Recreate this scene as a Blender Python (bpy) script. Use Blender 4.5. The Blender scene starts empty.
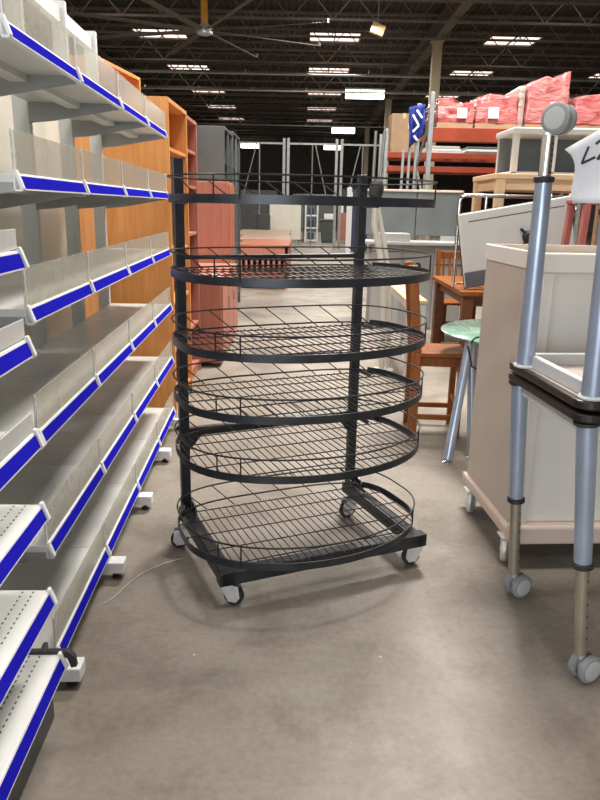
import bpy, bmesh, math, random
from mathutils import Vector, Matrix
random.seed(7)
S = bpy.context.scene
COL = S.collection
R = math.radians
PI = math.pi

# ------------------------------------------------------------------ camera
cam = bpy.data.objects.new('camera', bpy.data.cameras.new('camera'))
COL.objects.link(cam)
pitch, roll = math.atan(194/690), R(1.2)
fw = Vector((0, math.cos(pitch), -math.sin(pitch)))
r0 = Vector((1, 0, 0)); u0 = r0.cross(fw)
rr = math.cos(roll)*r0 + math.sin(roll)*u0
uu = -math.sin(roll)*r0 + math.cos(roll)*u0
m = Matrix((rr, uu, -fw)).transposed().to_4x4()
m.translation = (0, 0, 1.5)
cam.matrix_world = m
cam.data.sensor_fit = 'VERTICAL'; cam.data.sensor_height = 36; cam.data.sensor_width = 27
cam.data.lens = 690/800*36
cam.data.clip_end = 200; cam.data.clip_start = .02
S.camera = cam

# ------------------------------------------------------------------ world, light, exposure
S.view_settings.view_transform = 'Standard'
S.view_settings.look = 'None'
S.view_settings.gamma = 1
S.view_settings.use_curve_mapping = False
S.view_settings.exposure = 0.40
W = bpy.data.worlds.new('world'); S.world = W; W.use_nodes = True
wb = W.node_tree.nodes['Background']
wb.inputs[0].default_value = (.75, .85, 1, 1); wb.inputs[1].default_value = 1.0

def area_light(name, loc, target, sx, sy, power, color):
    d = bpy.data.lights.new(name, 'AREA'); d.shape = 'RECTANGLE'; d.size = sx; d.size_y = sy
    d.energy = power; d.color = color
    o = bpy.data.objects.new(name, d); COL.objects.link(o)
    o.location = loc
    o.rotation_euler = (Vector(target)-Vector(loc)).to_track_quat('-Z', 'Y').to_euler()
    return o
# daylight through the dock doors in the wall behind the camera; added area lamps near the roof skylights
area_light('dock_daylight', (-2.0, -8.6, 2.3), (-1.2, 4, 1.0), 7.0, 4.0, 420, (.88, .94, 1))
for sx_, sy_, pw in ((-5.4, 2.2, 330), (-5.4, 8.6, 380), (1.0, -4.2, 60), (1.0, 2.2, 230), (1.7, 7.6, 960), (7.5, 2.2, 40), (7.5, 8.6, 150), (-5.4, -4.2, 90)):  # strongest lamp is placed off its panel to shape the shadow under the tables
    area_light('roof_daylight_lamp', (sx_, sy_, 7.42), (sx_, sy_, 0), 1.8, 1.4, pw, (1, .95, .89))
for sx_, sy_, pw in ((-5.4, 15, 190), (1.0, 15, 200), (7.5, 15, 200), (1.0, 21.5, 240), (1.0, 28, 330), (1.0, 41, 260), (-5.4, 34, 200), (7.5, 34, 200)):
    area_light('roof_daylight_lamp', (sx_, sy_, 6.6), (sx_, sy_, 0), 1.8, 1.4, pw, (1, .94, .86))

# ------------------------------------------------------------------ materials
MATS = {}
def mat(name, col, rough=.5, metal=0, var=.12, scale=8, bump=0, spec=.5, emis=None, alpha=1, trans=0, coat=0, stretch=(1, 1, 1), bscale=None):
    if name in MATS: return MATS[name]
    M = bpy.data.materials.new(name); M.use_nodes = True; MATS[name] = M
    nt = M.node_tree; b = nt.nodes['Principled BSDF']
    tc = nt.nodes.new('ShaderNodeTexCoord'); mp = nt.nodes.new('ShaderNodeMapping'); mp.inputs['Scale'].default_value = stretch
    nt.links.new(tc.outputs['Object'], mp.inputs[0])
    n = nt.nodes.new('ShaderNodeTexNoise'); n.inputs['Scale'].default_value = scale; n.inputs['Detail'].default_value = 5
    nt.links.new(mp.outputs[0], n.inputs['Vector'])
    rp = nt.nodes.new('ShaderNodeValToRGB')
    lo = [max(0, c*(1-var)) for c in col]; hi = [min(1, c*(1+var)) for c in col]
    rp.color_ramp.elements[0].position = .3; rp.color_ramp.elements[1].position = .7
    rp.color_ramp.elements[0].color = (*lo, 1); rp.color_ramp.elements[1].color = (*hi, 1)
    nt.links.new(n.outputs[0], rp.inputs[0]); nt.links.new(rp.outputs[0], b.inputs['Base Color'])
    b.inputs['Roughness'].default_value = rough; b.inputs['Metallic'].default_value = metal
    b.inputs['Specular IOR Level'].default_value = spec
    b.inputs['Alpha'].default_value = alpha; b.inputs['Transmission Weight'].default_value = trans
    b.inputs['Coat Weight'].default_value = coat
    if emis:
        b.inputs['Emission Color'].default_value = (*emis[0], 1); b.inputs['Emission Strength'].default_value = emis[1]
    if bump:
        bp = nt.nodes.new('ShaderNodeBump'); bp.inputs['Strength'].default_value = bump; bp.inputs['Distance'].default_value = .01
        if bscale:
            n2 = nt.nodes.new('ShaderNodeTexNoise'); n2.inputs['Scale'].default_value = bscale; n2.inputs['Detail'].default_value = 3
            nt.links.new(mp.outputs[0], n2.inputs['Vector']); nt.links.new(n2.outputs[0], bp.inputs['Height'])
        else: nt.links.new(n.outputs[0], bp.inputs['Height'])
        nt.links.new(bp.outputs[0], b.inputs['Normal'])
    return M

def mat_wood(name, c1, c2, rough=.45, scale=3, axis=2, coat=0):
    if name in MATS: return MATS[name]
    M = bpy.data.materials.new(name); M.use_nodes = True; MATS[name] = M
    nt = M.node_tree; b = nt.nodes['Principled BSDF']
    tc = nt.nodes.new('ShaderNodeTexCoord'); mp = nt.nodes.new('ShaderNodeMapping')
    sc = [9, 9, 9]; sc[axis] = .8; mp.inputs['Scale'].default_value = sc
    nt.links.new(tc.outputs['Object'], mp.inputs[0])
    n = nt.nodes.new('ShaderNodeTexNoise'); n.inputs['Scale'].default_value = scale; n.inputs['Detail'].default_value = 7
    n.inputs['Distortion'].default_value = .6
    nt.links.new(mp.outputs[0], n.inputs['Vector'])
    rp = nt.nodes.new('ShaderNodeValToRGB')
    rp.color_ramp.elements[0].position = .3; rp.color_ramp.elements[1].position = .7
    rp.color_ramp.elements[0].color = (*c1, 1); rp.color_ramp.elements[1].color = (*c2, 1)
    nt.links.new(n.outputs[0], rp.inputs[0]); nt.links.new(rp.outputs[0], b.inputs['Base Color'])
    b.inputs['Roughness'].default_value = rough+.1; b.inputs['Coat Weight'].default_value = coat; b.inputs['Specular IOR Level'].default_value = .28
    return M

def mat_floor():
    M = bpy.data.materials.new('worn_concrete'); M.use_nodes = True
    nt = M.node_tree; b = nt.nodes['Principled BSDF']; N = nt.nodes.new; L = nt.links.new
    tc = N('ShaderNodeTexCoord')
    def noise(s, d, dist=0, rough=.55):
        n = N('ShaderNodeTexNoise'); n.inputs['Scale'].default_value = s; n.inputs['Detail'].default_value = d
        n.inputs['Distortion'].default_value = dist; n.inputs['Roughness'].default_value = rough
        L(tc.outputs['Object'], n.inputs['Vector']); return n
    def ramp(src, stops):
        r = N('ShaderNodeValToRGB'); e = r.color_ramp.elements
        while len(e) < len(stops): e.new(.5)
        for k, (p, c) in enumerate(stops): e[k].position = p; e[k].color = (*c, 1)
        L(src, r.inputs[0]); return r
    def mix(kind, fac, a, c):
        x = N('ShaderNodeMix'); x.data_type = 'RGBA'; x.blend_type = kind
        if isinstance(fac, float): x.inputs[0].default_value = fac
        else: L(fac, x.inputs[0])
        L(a, x.inputs[6]); L(c, x.inputs[7]); return x.outputs[2]
    base = ramp(noise(.8, 7, .2).outputs[0], [(.3, (.185, .16, .13)), (.5, (.255, .225, .186)), (.72, (.32, .288, .24))])
    blot = ramp(noise(2.4, 9, .25, .68).outputs[0], [(.34, (.70, .67, .63)), (.52, (1, 1, 1)), (.75, (1.06, 1.05, 1.04))])
    fine = ramp(noise(38, 5, 0, .7).outputs[0], [(.3, (.80, .79, .78)), (.6, (1.05, 1.05, 1.05))])
    c = mix('MULTIPLY', 1.0, base.outputs[0], blot.outputs[0]); c = mix('MULTIPLY', .8, c, fine.outputs[0])
    # pale chips and specks
    v = N('ShaderNodeTexVoronoi'); v.inputs['Scale'].default_value = 4.5; v.inputs['Randomness'].default_value = 1
    L(tc.outputs['Object'], v.inputs['Vector'])
    sp = ramp(v.outputs['Distance'], [(.018, (1, 1, 1)), (.028, (0, 0, 0))])
    pale = N('ShaderNodeRGB'); pale.outputs[0].default_value = (.5, .47, .42, 1)
    c = mix('MIX', sp.outputs[0], c, pale.outputs[0])
    # scuff drags
    mp = N('ShaderNodeMapping'); mp.inputs['Scale'].default_value = (1.3, 9, 1); mp.inputs['Rotation'].default_value = (0, 0, .5)
    L(tc.outputs['Object'], mp.inputs[0])
    sc = N('ShaderNodeTexNoise'); sc.inputs['Scale'].default_value = 1.6; sc.inputs['Detail'].default_value = 6; L(mp.outputs[0], sc.inputs['Vector'])
    scr = ramp(sc.outputs[0], [(.56, (1, 1, 1)), (.75, (.74, .72, .69))])
    c = mix('MULTIPLY', .35, c, scr.outputs[0])
    L(c, b.inputs['Base Color'])
    rr_ = ramp(noise(3, 5).outputs[0], [(.3, (.42, .42, .42)), (.7, (.62, .62, .62))]); L(rr_.outputs[0], b.inputs['Roughness'])
    b.inputs['Specular IOR Level'].default_value = .45
    bp = N('ShaderNodeBump'); bp.inputs['Strength'].default_value = .12; bp.inputs['Distance'].default_value = .004
    L(noise(60, 6).outputs[0], bp.inputs['Height']); L(bp.outputs[0], b.inputs['Normal'])
    return M

def mat_perf(name, col):
    """white shelf sheet with two rows of punched slots near its front edge (object x = along, y = out)"""
    M = mat(name, col, .42, 0, .05, 6)
    nt = M.node_tree; N = nt.nodes.new; L = nt.links.new; b = nt.nodes['Principled BSDF']
    src = b.inputs['Base Color'].links[0].from_socket
    tc = N('ShaderNodeTexCoord'); sx = N('ShaderNodeSeparateXYZ'); L(tc.outputs['Object'], sx.inputs[0])
    def mth(op, a, c=None, d=None):
        x = N('ShaderNodeMath'); x.operation = op
        for k, q in enumerate((a, c, d)):
            if q is None: continue
            if isinstance(q, (int, float)): x.inputs[k].default_value = q
            else: L(q, x.inputs[k])
        return x.outputs[0]
    along = mth('LESS_THAN', mth('FLOORED_MODULO', sx.outputs[0], .020), .009)
    r1 = mth('COMPARE', sx.outputs[1], .040, .0022); r2 = mth('COMPARE', sx.outputs[1], .068, .0022)
    f = mth('MULTIPLY', along, mth('MAXIMUM', r1, r2))
    x = N('ShaderNodeMix'); x.data_type = 'RGBA'; L(f, x.inputs[0]); L(src, x.inputs[6]); x.inputs[7].default_value = (.06, .06, .07, 1)
    L(x.outputs[2], b.inputs['Base Color'])
    return M

def mat_wrap(name, red):
    """red goods under crinkled clear stretch film"""
    M = bpy.data.materials.new(name); M.use_nodes = True
    nt = M.node_tree; N = nt.nodes.new; L = nt.links.new; b = nt.nodes['Principled BSDF']
    tc = N('ShaderNodeTexCoord'); mp = N('ShaderNodeMapping'); mp.inputs['Scale'].default_value = (1.2, 1.2, 3.2); mp.inputs['Rotation'].default_value = (.3, .5, .2)
    L(tc.outputs['Object'], mp.inputs[0])
    n = N('ShaderNodeTexNoise'); n.inputs['Scale'].default_value = 3.2; n.inputs['Detail'].default_value = 8; n.inputs['Distortion'].default_value = .5; n.inputs['Roughness'].default_value = .62
    L(mp.outputs[0], n.inputs['Vector'])
    r = N('ShaderNodeValToRGB'); e = r.color_ramp.elements
    e[0].position = .35; e[0].color = (*red, 1); e[1].position = .80; e[1].color = (.60, .27, .25, 1)  # paler end of the ramp paints film highlights into the colour
    L(n.outputs[0], r.inputs[0]); L(r.outputs[0], b.inputs['Base Color'])
    b.inputs['Roughness'].default_value = .25; b.inputs['Coat Weight'].default_value = .5
    bp = N('ShaderNodeBump'); bp.inputs['Strength'].default_value = .7; bp.inputs['Distance'].default_value = .06
    L(n.outputs[0], bp.inputs['Height']); L(bp.outputs[0], b.inputs['Normal'])
    return M

def mat_deck(name):
    M = bpy.data.materials.new(name); M.use_nodes = True
    nt = M.node_tree; N = nt.nodes.new; L = nt.links.new; b = nt.nodes['Principled BSDF']
    tc = N('ShaderNodeTexCoord'); w = N('ShaderNodeTexWave'); w.bands_direction = 'X'; w.inputs['Scale'].default_value = 1.6; w.inputs['Distortion'].default_value = 0
    L(tc.outputs['Object'], w.inputs['Vector'])
    r = N('ShaderNodeValToRGB'); r.color_ramp.elements[0].color = (.03, .022, .018, 1); r.color_ramp.elements[1].color = (.06, .046, .038, 1)
    L(w.outputs[0], r.inputs[0]); L(r.outputs[0], b.inputs['Base Color']); b.inputs['Roughness'].default_value = .8
    bp = N('ShaderNodeBump'); bp.inputs['Strength'].default_value = .7; bp.inputs['Distance'].default_value = .06
    L(w.outputs[0], bp.inputs['Height']); L(bp.outputs[0], b.inputs['Normal'])
    return M

def mat_acrylic(name, col, opacity):
    M = bpy.data.materials.new(name); M.use_nodes = True
    nt = M.node_tree; N = nt.nodes.new; L = nt.links.new; b = nt.nodes['Principled BSDF']; out = nt.nodes['Material Output']
    b.inputs['Base Color'].default_value = (*col, 1); b.inputs['Roughness'].default_value = .22
    t = N('ShaderNodeBsdfTransparent'); t.inputs[0].default_value = (.95, .95, .92, 1)
    n = N('ShaderNodeTexNoise'); n.inputs['Scale'].default_value = 5; n.inputs['Detail'].default_value = 4
    tc = N('ShaderNodeTexCoord'); L(tc.outputs['Object'], n.inputs['Vector'])
    mr = N('ShaderNodeMapRange'); mr.inputs[3].default_value = opacity-.12; mr.inputs[4].default_value = opacity+.12; L(n.outputs[0], mr.inputs[0])
    x = N('ShaderNodeMixShader'); L(mr.outputs[0], x.inputs[0]); L(t.outputs[0], x.inputs[1]); L(b.outputs[0], x.inputs[2])
    L(x.outputs[0], out.inputs[0])
    return M

FLOOR = mat_floor(); DECK = mat_deck('roof_deck')
BLACKM = mat('black_powder_coat', (.026, .029, .034), .34, .2, .3, 14)
WIRE = mat('black_wire', (.02, .02, .022), .4, .3, .3, 20)
CHROME = mat('chrome', (.75, .75, .76), .18, 1, .06, 10)
ZINC = mat('zinc_plate', (.80, .81, .82), .35, .6, .12, 22)
RUBBER = mat('black_rubber', (.02, .02, .02), .6, 0, .3, 20)
SHELFW = mat('white_enamel', (.78, .79, .78), .4, 0, .05, 5)
SHELFG = mat('grey_shelf_enamel', (.62, .625, .61), .34, 0, .14, 3)
PERF = mat_perf('perforated_white_enamel', (.74, .75, .73))
BLUE = mat('blue_price_strip', (.016, .014, .42), .5, 0, .10, 5, spec=0)
ACRYL = mat_acrylic('dusty_acrylic', (.58, .565, .49), .46)
CREAMP = mat('cream_back_panel', (.72, .69, .60), .3, 0, .08, 2)
UPR = mat('grey_upright', (.66, .68, .67), .4, 0, .06, 6)
BRK = mat('grey_bracket_enamel', (.30, .305, .30), .45, .1, .08, 6)
TUBEK = mat('dull_khaki_steel', (.42, .38, .31), .35, .8, .1, 8)
OAK = mat_wood('honey_veneer', (.60, .25, .075), (.72, .33, .11), .38)
OAKL = mat_wood('light_beech', (.62, .42, .24), (.72, .52, .32), .4, axis=0)
REDW = mat_wood('red_mahogany_laminate', (.38, .145, .10), (.45, .185, .13), .4)
MAHO = mat_wood('mahogany', (.32, .10, .055), (.44, .16, .09), .3, axis=0)
CHAIRW = mat_wood('orange_brown_wood', (.17, .050, .010), (.29, .092, .019), .4)
DARKW = mat_wood('dark_brown_wood', (.10, .035, .018), (.17, .065, .032), .35, axis=0)
BOARD = mat_wood('brown_laminate', (.30, .20, .14), (.36, .25, .18), .4)
GREYC = mat('dark_grey_cabinet', (.085, .09, .088), .4, .1, .15, 4)
GREYL = mat('light_grey_laminate', (.50, .51, .50), .4, 0, .06, 5)
DESKG = mat('desk_grey_laminate', (.33, .34, .33), .5, 0, .06, 5, spec=.3)
GREYM = mat('mid_grey_fabric', (.12, .135, .135), .35, 0, .12, 3)
CART = mat('taupe_laminate', (.45, .385, .325), .45, 0, .025, 3, stretch=(4, 4, .6))
CARTW = mat('pale_cream_plastic', (.66, .63, .57), .4, 0, .04, 3)
CARTB = mat('pinkish_bumper', (.55, .44, .37), .5, 0, .06, 6)
TLEG = mat('silver_blue_lacquer', (.36, .42, .53), .3, .55, .08, 8)
TTOP = mat('table_edge_brown', (.016, .012, .010), .4, 0, .2, 10)
TUND = mat('table_underside', (.33, .28, .24), .6, 0, .12, 8)
CGREY = mat('caster_grey_plastic', (.42, .43, .42), .4, 0, .08, 12)
CGREYD = mat('caster_ring_dark', (.23, .235, .235), .5, 0, .1, 12)
GLASSG = mat('frosted_green_glass', (.19, .35, .26), .15, 0, .08, 6, coat=.5)
TVB = mat('silver_plastic', (.60, .62, .60), .24, .1, .04, 3, coat=.3)
TVD = mat('slate_shade_tone', (.10, .115, .14), .4, 0, .1, 4)
ORANGE = mat('rack_orange', (.27, .040, .014), .45, .1, .15, 5)
GALV = mat('galvanised_steel', (.34, .36, .35), .45, .6, .15, 9)
CARDB = mat('cardboard', (.36, .235, .14), .7, 0, .1, 6)
PAPER = mat('white_paper', (.70, .70, .72), .6, 0, .03, 4)
INK = mat('black_marker', (.02, .02, .02), .6, 0, .1, 8)
STEEL = mat('roof_steel', (.15, .12, .10), .6, .1, .2, 5)
STEELL = mat('roof_girder_steel', (.16, .135, .11), .6, .1, .2, 5)
BEIGE = mat('beige_paint', (.50, .41, .27), .55, 0, .1, 5)
YELLOW = mat('safety_yellow', (.75, .38, .03), .45, 0, .1, 6)
FANM = mat('fan_aluminium', (.12, .108, .092), .5, .2, .1, 6)
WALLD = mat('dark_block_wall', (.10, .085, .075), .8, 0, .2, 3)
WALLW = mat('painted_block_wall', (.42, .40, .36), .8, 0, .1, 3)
SKYL = mat('skylight_diffuser', (.8, .75, .72), .5, 0, .03, 3, emis=((1, .78, .70), 1.3))
TUBE = mat('lamp_diffuser', (.9, .9, .9), .5, 0, .03, 3, emis=((1, .95, .82), 4.5))
BLUEC = mat('blue_cloth', (.015, .035, .25), .6, 0, .2, 6)
CREAMT = mat('cream_tube', (.62, .60, .53), .35, .2, .06, 8)
WHITEB = mat('white_board', (.72, .69, .60), .5, 0, .05, 3)
DGREEN = mat('dark_green_bin', (.055, .075, .065), .5, 0, .15, 6)
NAVY = mat('navy_panel', (.03, .045, .10), .5, 0, .15, 6)
PINKR = mat('dull_red_paint', (.36, .10, .085), .45, 0, .1, 6)

# ------------------------------------------------------------------ mesh helpers
class MB:
    def __init__(s): s.bm = bmesh.new()
    def box(s, lo, hi, M=None):
        lo, hi = [min(a, b) for a, b in zip(lo, hi)], [max(a, b) for a, b in zip(lo, hi)]
        vs = [s.bm.verts.new((x, y, z)) for x in (lo[0], hi[0]) for y in (lo[1], hi[1]) for z in (lo[2], hi[2])]
        for f in ((0, 1, 3, 2), (4, 6, 7, 5), (0, 4, 5, 1), (2, 3, 7, 6), (0, 2, 6, 4), (1, 5, 7, 3)):
            s.bm.faces.new([vs[i] for i in f])
        if M is not None: bmesh.ops.transform(s.bm, matrix=M, verts=vs)
        return s
    def bar(s, p, q, w, h, up=(0, 0, 1)):
        """rectangular bar from p to q; w across, h along 'up'"""
        p, q = Vector(p), Vector(q); d = (q-p); L = d.length; d.normalize()
        up = Vector(up); x = d.cross(up)
        if x.length < 1e-4: x = d.cross(Vector((0, 1, 0)))
        x.normalize(); y = x.cross(d)
        M = Matrix((x, d, y)).transposed().to_4x4(); M.translation = p
        return s.box((-w/2, 0, -h/2), (w/2, L, h/2), M)
    def prism(s, pts, ext):
        """closed polygon of 3D points extruded by vector ext"""
        e = Vector(ext); a = [s.bm.verts.new(Vector(p)) for p in pts]; b = [s.bm.verts.new(Vector(p)+e) for p in pts]
        n = len(pts)
        s.bm.faces.new(a); s.bm.faces.new(b[::-1])
        for i in range(n): s.bm.faces.new((a[i], b[i], b[(i+1) % n], a[(i+1) % n]))
        return s
    def tube(s, pts, r, seg=6, closed=False, r2=None):
        P = [Vector(p) for p in pts]; n = len(P); rings = []
        for i in range(n):
            if closed: t = P[(i+1) % n]-P[i-1]
            else: t = P[min(i+1, n-1)]-P[max(i-1, 0)]
            t.normalize()
            ref = Vector((0, 0, 1)) if abs(t.z) < .9 else Vector((1, 0, 0))
            x = t.cross(ref).normalized(); y = t.cross(x).normalized()
            ra = r if r2 is None else r+(r2-r)*i/(n-1)
            rings.append([s.bm.verts.new(P[i]+x*math.cos(k*2*PI/seg)*ra+y*math.sin(k*2*PI/seg)*ra) for k in range(seg)])
        for i in range(n if closed else n-1):
            a, b = rings[i], rings[(i+1) % n]
            for k in range(seg): s.bm.faces.new((a[k], a[(k+1) % seg], b[(k+1) % seg], b[k]))
        if not closed:
            s.bm.faces.new(rings[0][::-1]); s.bm.faces.new(rings[-1])
        return s
    def lathe(s, c, axis, prof, seg=24):
        """prof = [(offset along axis, radius)]"""
        c = Vector(c); t = Vector(axis).normalized()
        ref = Vector((0, 0, 1)) if abs(t.z) < .9 else Vector((1, 0, 0))
        x = t.cross(ref).normalized(); y = t.cross(x).normalized(); rings = []
        for h, r in prof:
            rings.append([s.bm.verts.new(c+t*h+x*math.cos(k*2*PI/seg)*r+y*math.sin(k*2*PI/seg)*r) for k in range(seg)])
        for a, b in zip(rings, rings[1:]):
            for k in range(seg): s.bm.faces.new((a[k], a[(k+1) % seg], b[(k+1) % seg], b[k]))
        s.bm.faces.new(rings[0][::-1]); s.bm.faces.new(rings[-1])
        return s
    def strip(s, pts, z0, z1, th, closed=True):
        """vertical band following a plan outline (x,y)"""
        n = len(pts); P = [Vector((p[0], p[1], 0)) for p in pts]; V = []
        for i in range(n):
            t = (P[(i+1) % n]-P[i-1]) if closed else (P[min(i+1, n-1)]-P[max(0, i-1)])
            t.normalize(); nn = Vector((t.y, -t.x, 0))
            V.append([s.bm.verts.new(P[i]+nn*o+Vector((0, 0, z))) for o, z in ((0, z0), (th, z0), (th, z1), (0, z1))])
        for i in range(n if closed else n-1):
            a, b = V[i], V[(i+1) % n]
            for k in range(4): s.bm.faces.new((a[k], a[(k+1) % 4], b[(k+1) % 4], b[k]))
        if not closed: s.bm.faces.new(V[0]); s.bm.faces.new(V[-1][::-1])
        return s
    def sheet(s, grid):
        V = [[s.bm.verts.new(Vector(p)) for p in row] for row in grid]
        for a, b in zip(V, V[1:]):
            for k in range(len(a)-1): s.bm.faces.new((a[k], a[k+1], b[k+1], b[k]))
        return s
    def build(s, name, material, parent=None, bevel=0, smooth=False, world=False, solid=0):
        bmesh.ops.recalc_face_normals(s.bm, faces=s.bm.faces)
        if world and parent is not None:
            bmesh.ops.transform(s.bm, matrix=TM[rootname(parent)].inverted(), verts=s.bm.verts)
        me = bpy.data.meshes.new(name); s.bm.to_mesh(me); s.bm.free()
        if smooth:
            for p in me.polygons: p.use_smooth = True
            try: me.set_sharp_from_angle(angle=R(40))
            except Exception: pass
        o = bpy.data.objects.new(name, me); COL.objects.link(o); me.materials.append(material)
        if parent is not None: o.parent = parent
        if solid:
            q = o.modifiers.new('solid', 'SOLIDIFY'); q.thickness = solid; q.offset = 0
        if bevel:
            q = o.modifiers.new('bevel', 'BEVEL'); q.width = bevel; q.segments = 2; q.limit_method = 'ANGLE'
        return o
TM = {}
def rootname(o):
    while o.parent is not None: o = o.parent
    return o.name
def thing(name, label, cat, loc=(0, 0, 0), rz=0, group=None):
    o = bpy.data.objects.new(name, None); COL.objects.link(o); o.empty_display_size = .1
    o.location = loc; o.rotation_euler = (0, 0, rz)
    o['label'] = label; o['category'] = cat
    if group: o['group'] = group
    TM[o.name] = Matrix.Translation(loc) @ Matrix.Rotation(rz, 4, 'Z')
    return o
def tag(o, label, cat, group=None):
    o['label'] = label; o['category'] = cat
    if group: o['group'] = group
    return o
def struct(o): o['kind'] = 'structure'; return o
def copy_thing(src, loc, rz, label):
    c = src.copy(); COL.objects.link(c); c.location = loc; c.rotation_euler = (0, 0, rz); c['label'] = label
    for ch in src.children:
        d = ch.copy(); COL.objects.link(d); d.parent = c
        for g in ch.children:
            e = g.copy(); COL.objects.link(e); e.parent = d
    return c
def circ(c, r, n=16, a0=0, a1=2*PI):
    return [(c[0]+r*math.cos(a0+(a1-a0)*k/n), c[1]+r*math.sin(a0+(a1-a0)*k/n)) for k in range(n+(0 if abs(a1-a0-2*PI) < 1e-6 else 1))]
def rounded_rect(x0, x1, y0, y1, r, n=6):
    o = []
    for cx, cy, a in ((x1-r, y1-r, 0), (x0+r, y1-r, PI/2), (x0+r, y0+r, PI), (x1-r, y0+r, 1.5*PI)):
        o += [(cx+r*math.cos(a+PI/2*k/n), cy+r*math.sin(a+PI/2*k/n)) for k in range(n+1)]
    return o

# ------------------------------------------------------------------ room shell
XL, XR, YB, YF, HZ = -16, 22, -9, 66, 7.55
struct(MB().box((XL, YB, -.1), (XR, YF, 0)).build('floor', FLOOR))
struct(MB().box((XL, YB, HZ), (XR, YF, HZ+.15)).build('ceiling', DECK))
struct(MB().box((XL-.2, YB, 0), (XL, YF, HZ)).build('wall_left', WALLW))
struct(MB().box((XR, YB, 0), (XR+.2, YF, HZ)).build('wall_right', WALLW))
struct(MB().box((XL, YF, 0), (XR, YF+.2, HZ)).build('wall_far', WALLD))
wb_ = MB().box((XL, YB-.2, 0), (-6, YB, HZ)).box((2, YB-.2, 0), (XR, YB, HZ)).box((-6, YB-.2, 4.5), (2, YB, HZ))
struct(wb_.build('wall_back', WALLW))

# open-web roof joists, one object each
jm = MB()
jz0, jz1 = 6.78, 7.46
jm.bar((XL, 0, jz0), (XR, 0, jz0), .09, .06); jm.bar((XL, 0, jz1), (XR, 0, jz1), .10, .07)
x = XL; k = 0
while x < XR-.5:
    jm.bar((x, 0, jz0 if k % 2 else jz1), (x+.62, 0, jz1 if k % 2 else jz0), .028, .028); x += .62; k += 1
j0 = struct(jm.build('roof_joist', STEEL)); j0.location.y = 1.2
y = 3.33
while y < YF-1:
    c = j0.copy(); COL.objects.link(c); c.location.y = y; y += 2.13
for gx in (-8.5, 4.35, 17.2):
    g = MB()
    g.box((gx-.16, YB, 6.92), (gx+.16, YF, 6.97)).box((gx-.16, YB, 7.40), (gx+.16, YF, 7.45)).box((gx-.015, YB, 6.95), (gx+.015, YF, 7.42))
    struct(g.build('roof_girder', STEELL))
for cx, cy in ((4.35, 25.5), (4.25, 38.5), (4.3, 51.5), (-8.5, 25.5), (-8.5, 38.5), (-8.5, 51.5)):
    c = MB().box((cx-.15, cy-.15, 0), (cx+.15, cy+.15, 6.92)).box((cx-.22, cy-.22, 6.88), (cx+.22, cy+.22, 6.92)).box((cx-.22, cy-.22, 0), (cx+.22, cy+.22, .03))
    struct(c.build('roof_column', BEIGE))
# skylights: curb and diffuser, one window each
n = 0
for sy_ in (28, 34.5, 41, 47.3, 53.7, 21.5, 15, 8.4, 2.0, -4.4):
    for sx_ in (-5.4, 1.0, 7.5, 13.9):
        n += 1
        w = struct(MB().box((sx_-.9, sy_-.72, HZ-.035), (sx_+.9, sy_+.72, HZ-.02)).build('window_%d' % n, SKYL))
        fr = MB()
        for a, b in (((-.95, -.77), (.95, -.72)), ((-.95, .72), (.95, .77)), ((-.95, -.72), (-.9, .72)), ((.9, -.72), (.95, .72)), ((-.02, -.72), (.02, .72)), ((-.9, -.02), (.9, .02))):
            fr.box((sx_+a[0], sy_+a[1], HZ-.09), (sx_+b[0], sy_+b[1], HZ))
        fr.build('window_frame', STEEL, w)
# sprinkler and conduit pipes crossing below the joists
for py_, pz_ in ((26.8, 6.0), (30.5, 6.0), (44.0, 6.1)):
    p = MB().tube([(XL, py_, pz_), (XR, py_, pz_)], .035, 8)
    for q in range(-6, 10): p.tube([(q*2.2, py_, pz_), (q*2.2, py_, pz_+.14)], .02, 6)
    struct(p.build('trim_pipe', GALV))
# fluorescent fixtures hanging in rows
FIX = [(2.5, 32, 1.7), (2.38, 46.7, 1.5), (2.2, 60, 1.4), (-4.5, 60, 1.6), (8.6, 46, 1.6)]
names = ['bright tube light hanging nearest, between the middle skylights and the column', 'second tube light from the near one down the middle aisle', 'small far tube light low over the end of the middle aisle', 'distant tube light seen above the mahogany desks on the left', 'tube light off to the right beyond the beige columns']
for (lx, ly, lw), lb in zip(FIX, names):
    t = thing('hanging_tube_light', lb, 'ceiling light', (lx, ly, 6.25), 0, 'fluorescent fixtures below the roof')
    MB().box((-lw/2, -.2, .05), (lw/2, .2, .12)).build('housing', GREYL, t)
    MB().box((-lw/2+.03, -.18, -.26), (lw/2-.03, .18, .05)).build('diffuser', TUBE, t, .02)
    for sgn in (-1, 1): MB().tube([(sgn*lw*.4, 0, .12), (sgn*lw*.4, 0, 1.29)], .008, 5).build('hanger_rod', GALV, t)
# big slow ceiling fan
t = thing('ceiling_fan', 'huge industrial ceiling fan with long grey blades on a yellow drop rod', 'fan', (-2.9, 21.5, 6.2))
MB().box((-.09, -.09, .15), (.09, .09, 1.25)).box((-.2, -.2, 1.2), (.2, .2, 1.33)).build('drop_rod', YELLOW, t, .01)
MB().lathe((0, 0, -.12), (0, 0, 1), [(0, .14), (.03, .22), (.12, .24), (.2, .2), (.3, .1)], 20).build('motor_hub', ZINC, t, smooth=True)
for k in range(8):
    a = k*PI/4+R(26)
    Mx = Matrix.Rotation(a, 4, 'Z') @ Matrix.Rotation(R(14), 4, 'X')
    b = MB().box((.2, -.085, -.012), (3.6, .085, .012), Mx).box((3.55, -.085, -.012), (3.64, .085, .09), Mx)
    b.build('blade', FANM, t, .004)

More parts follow.
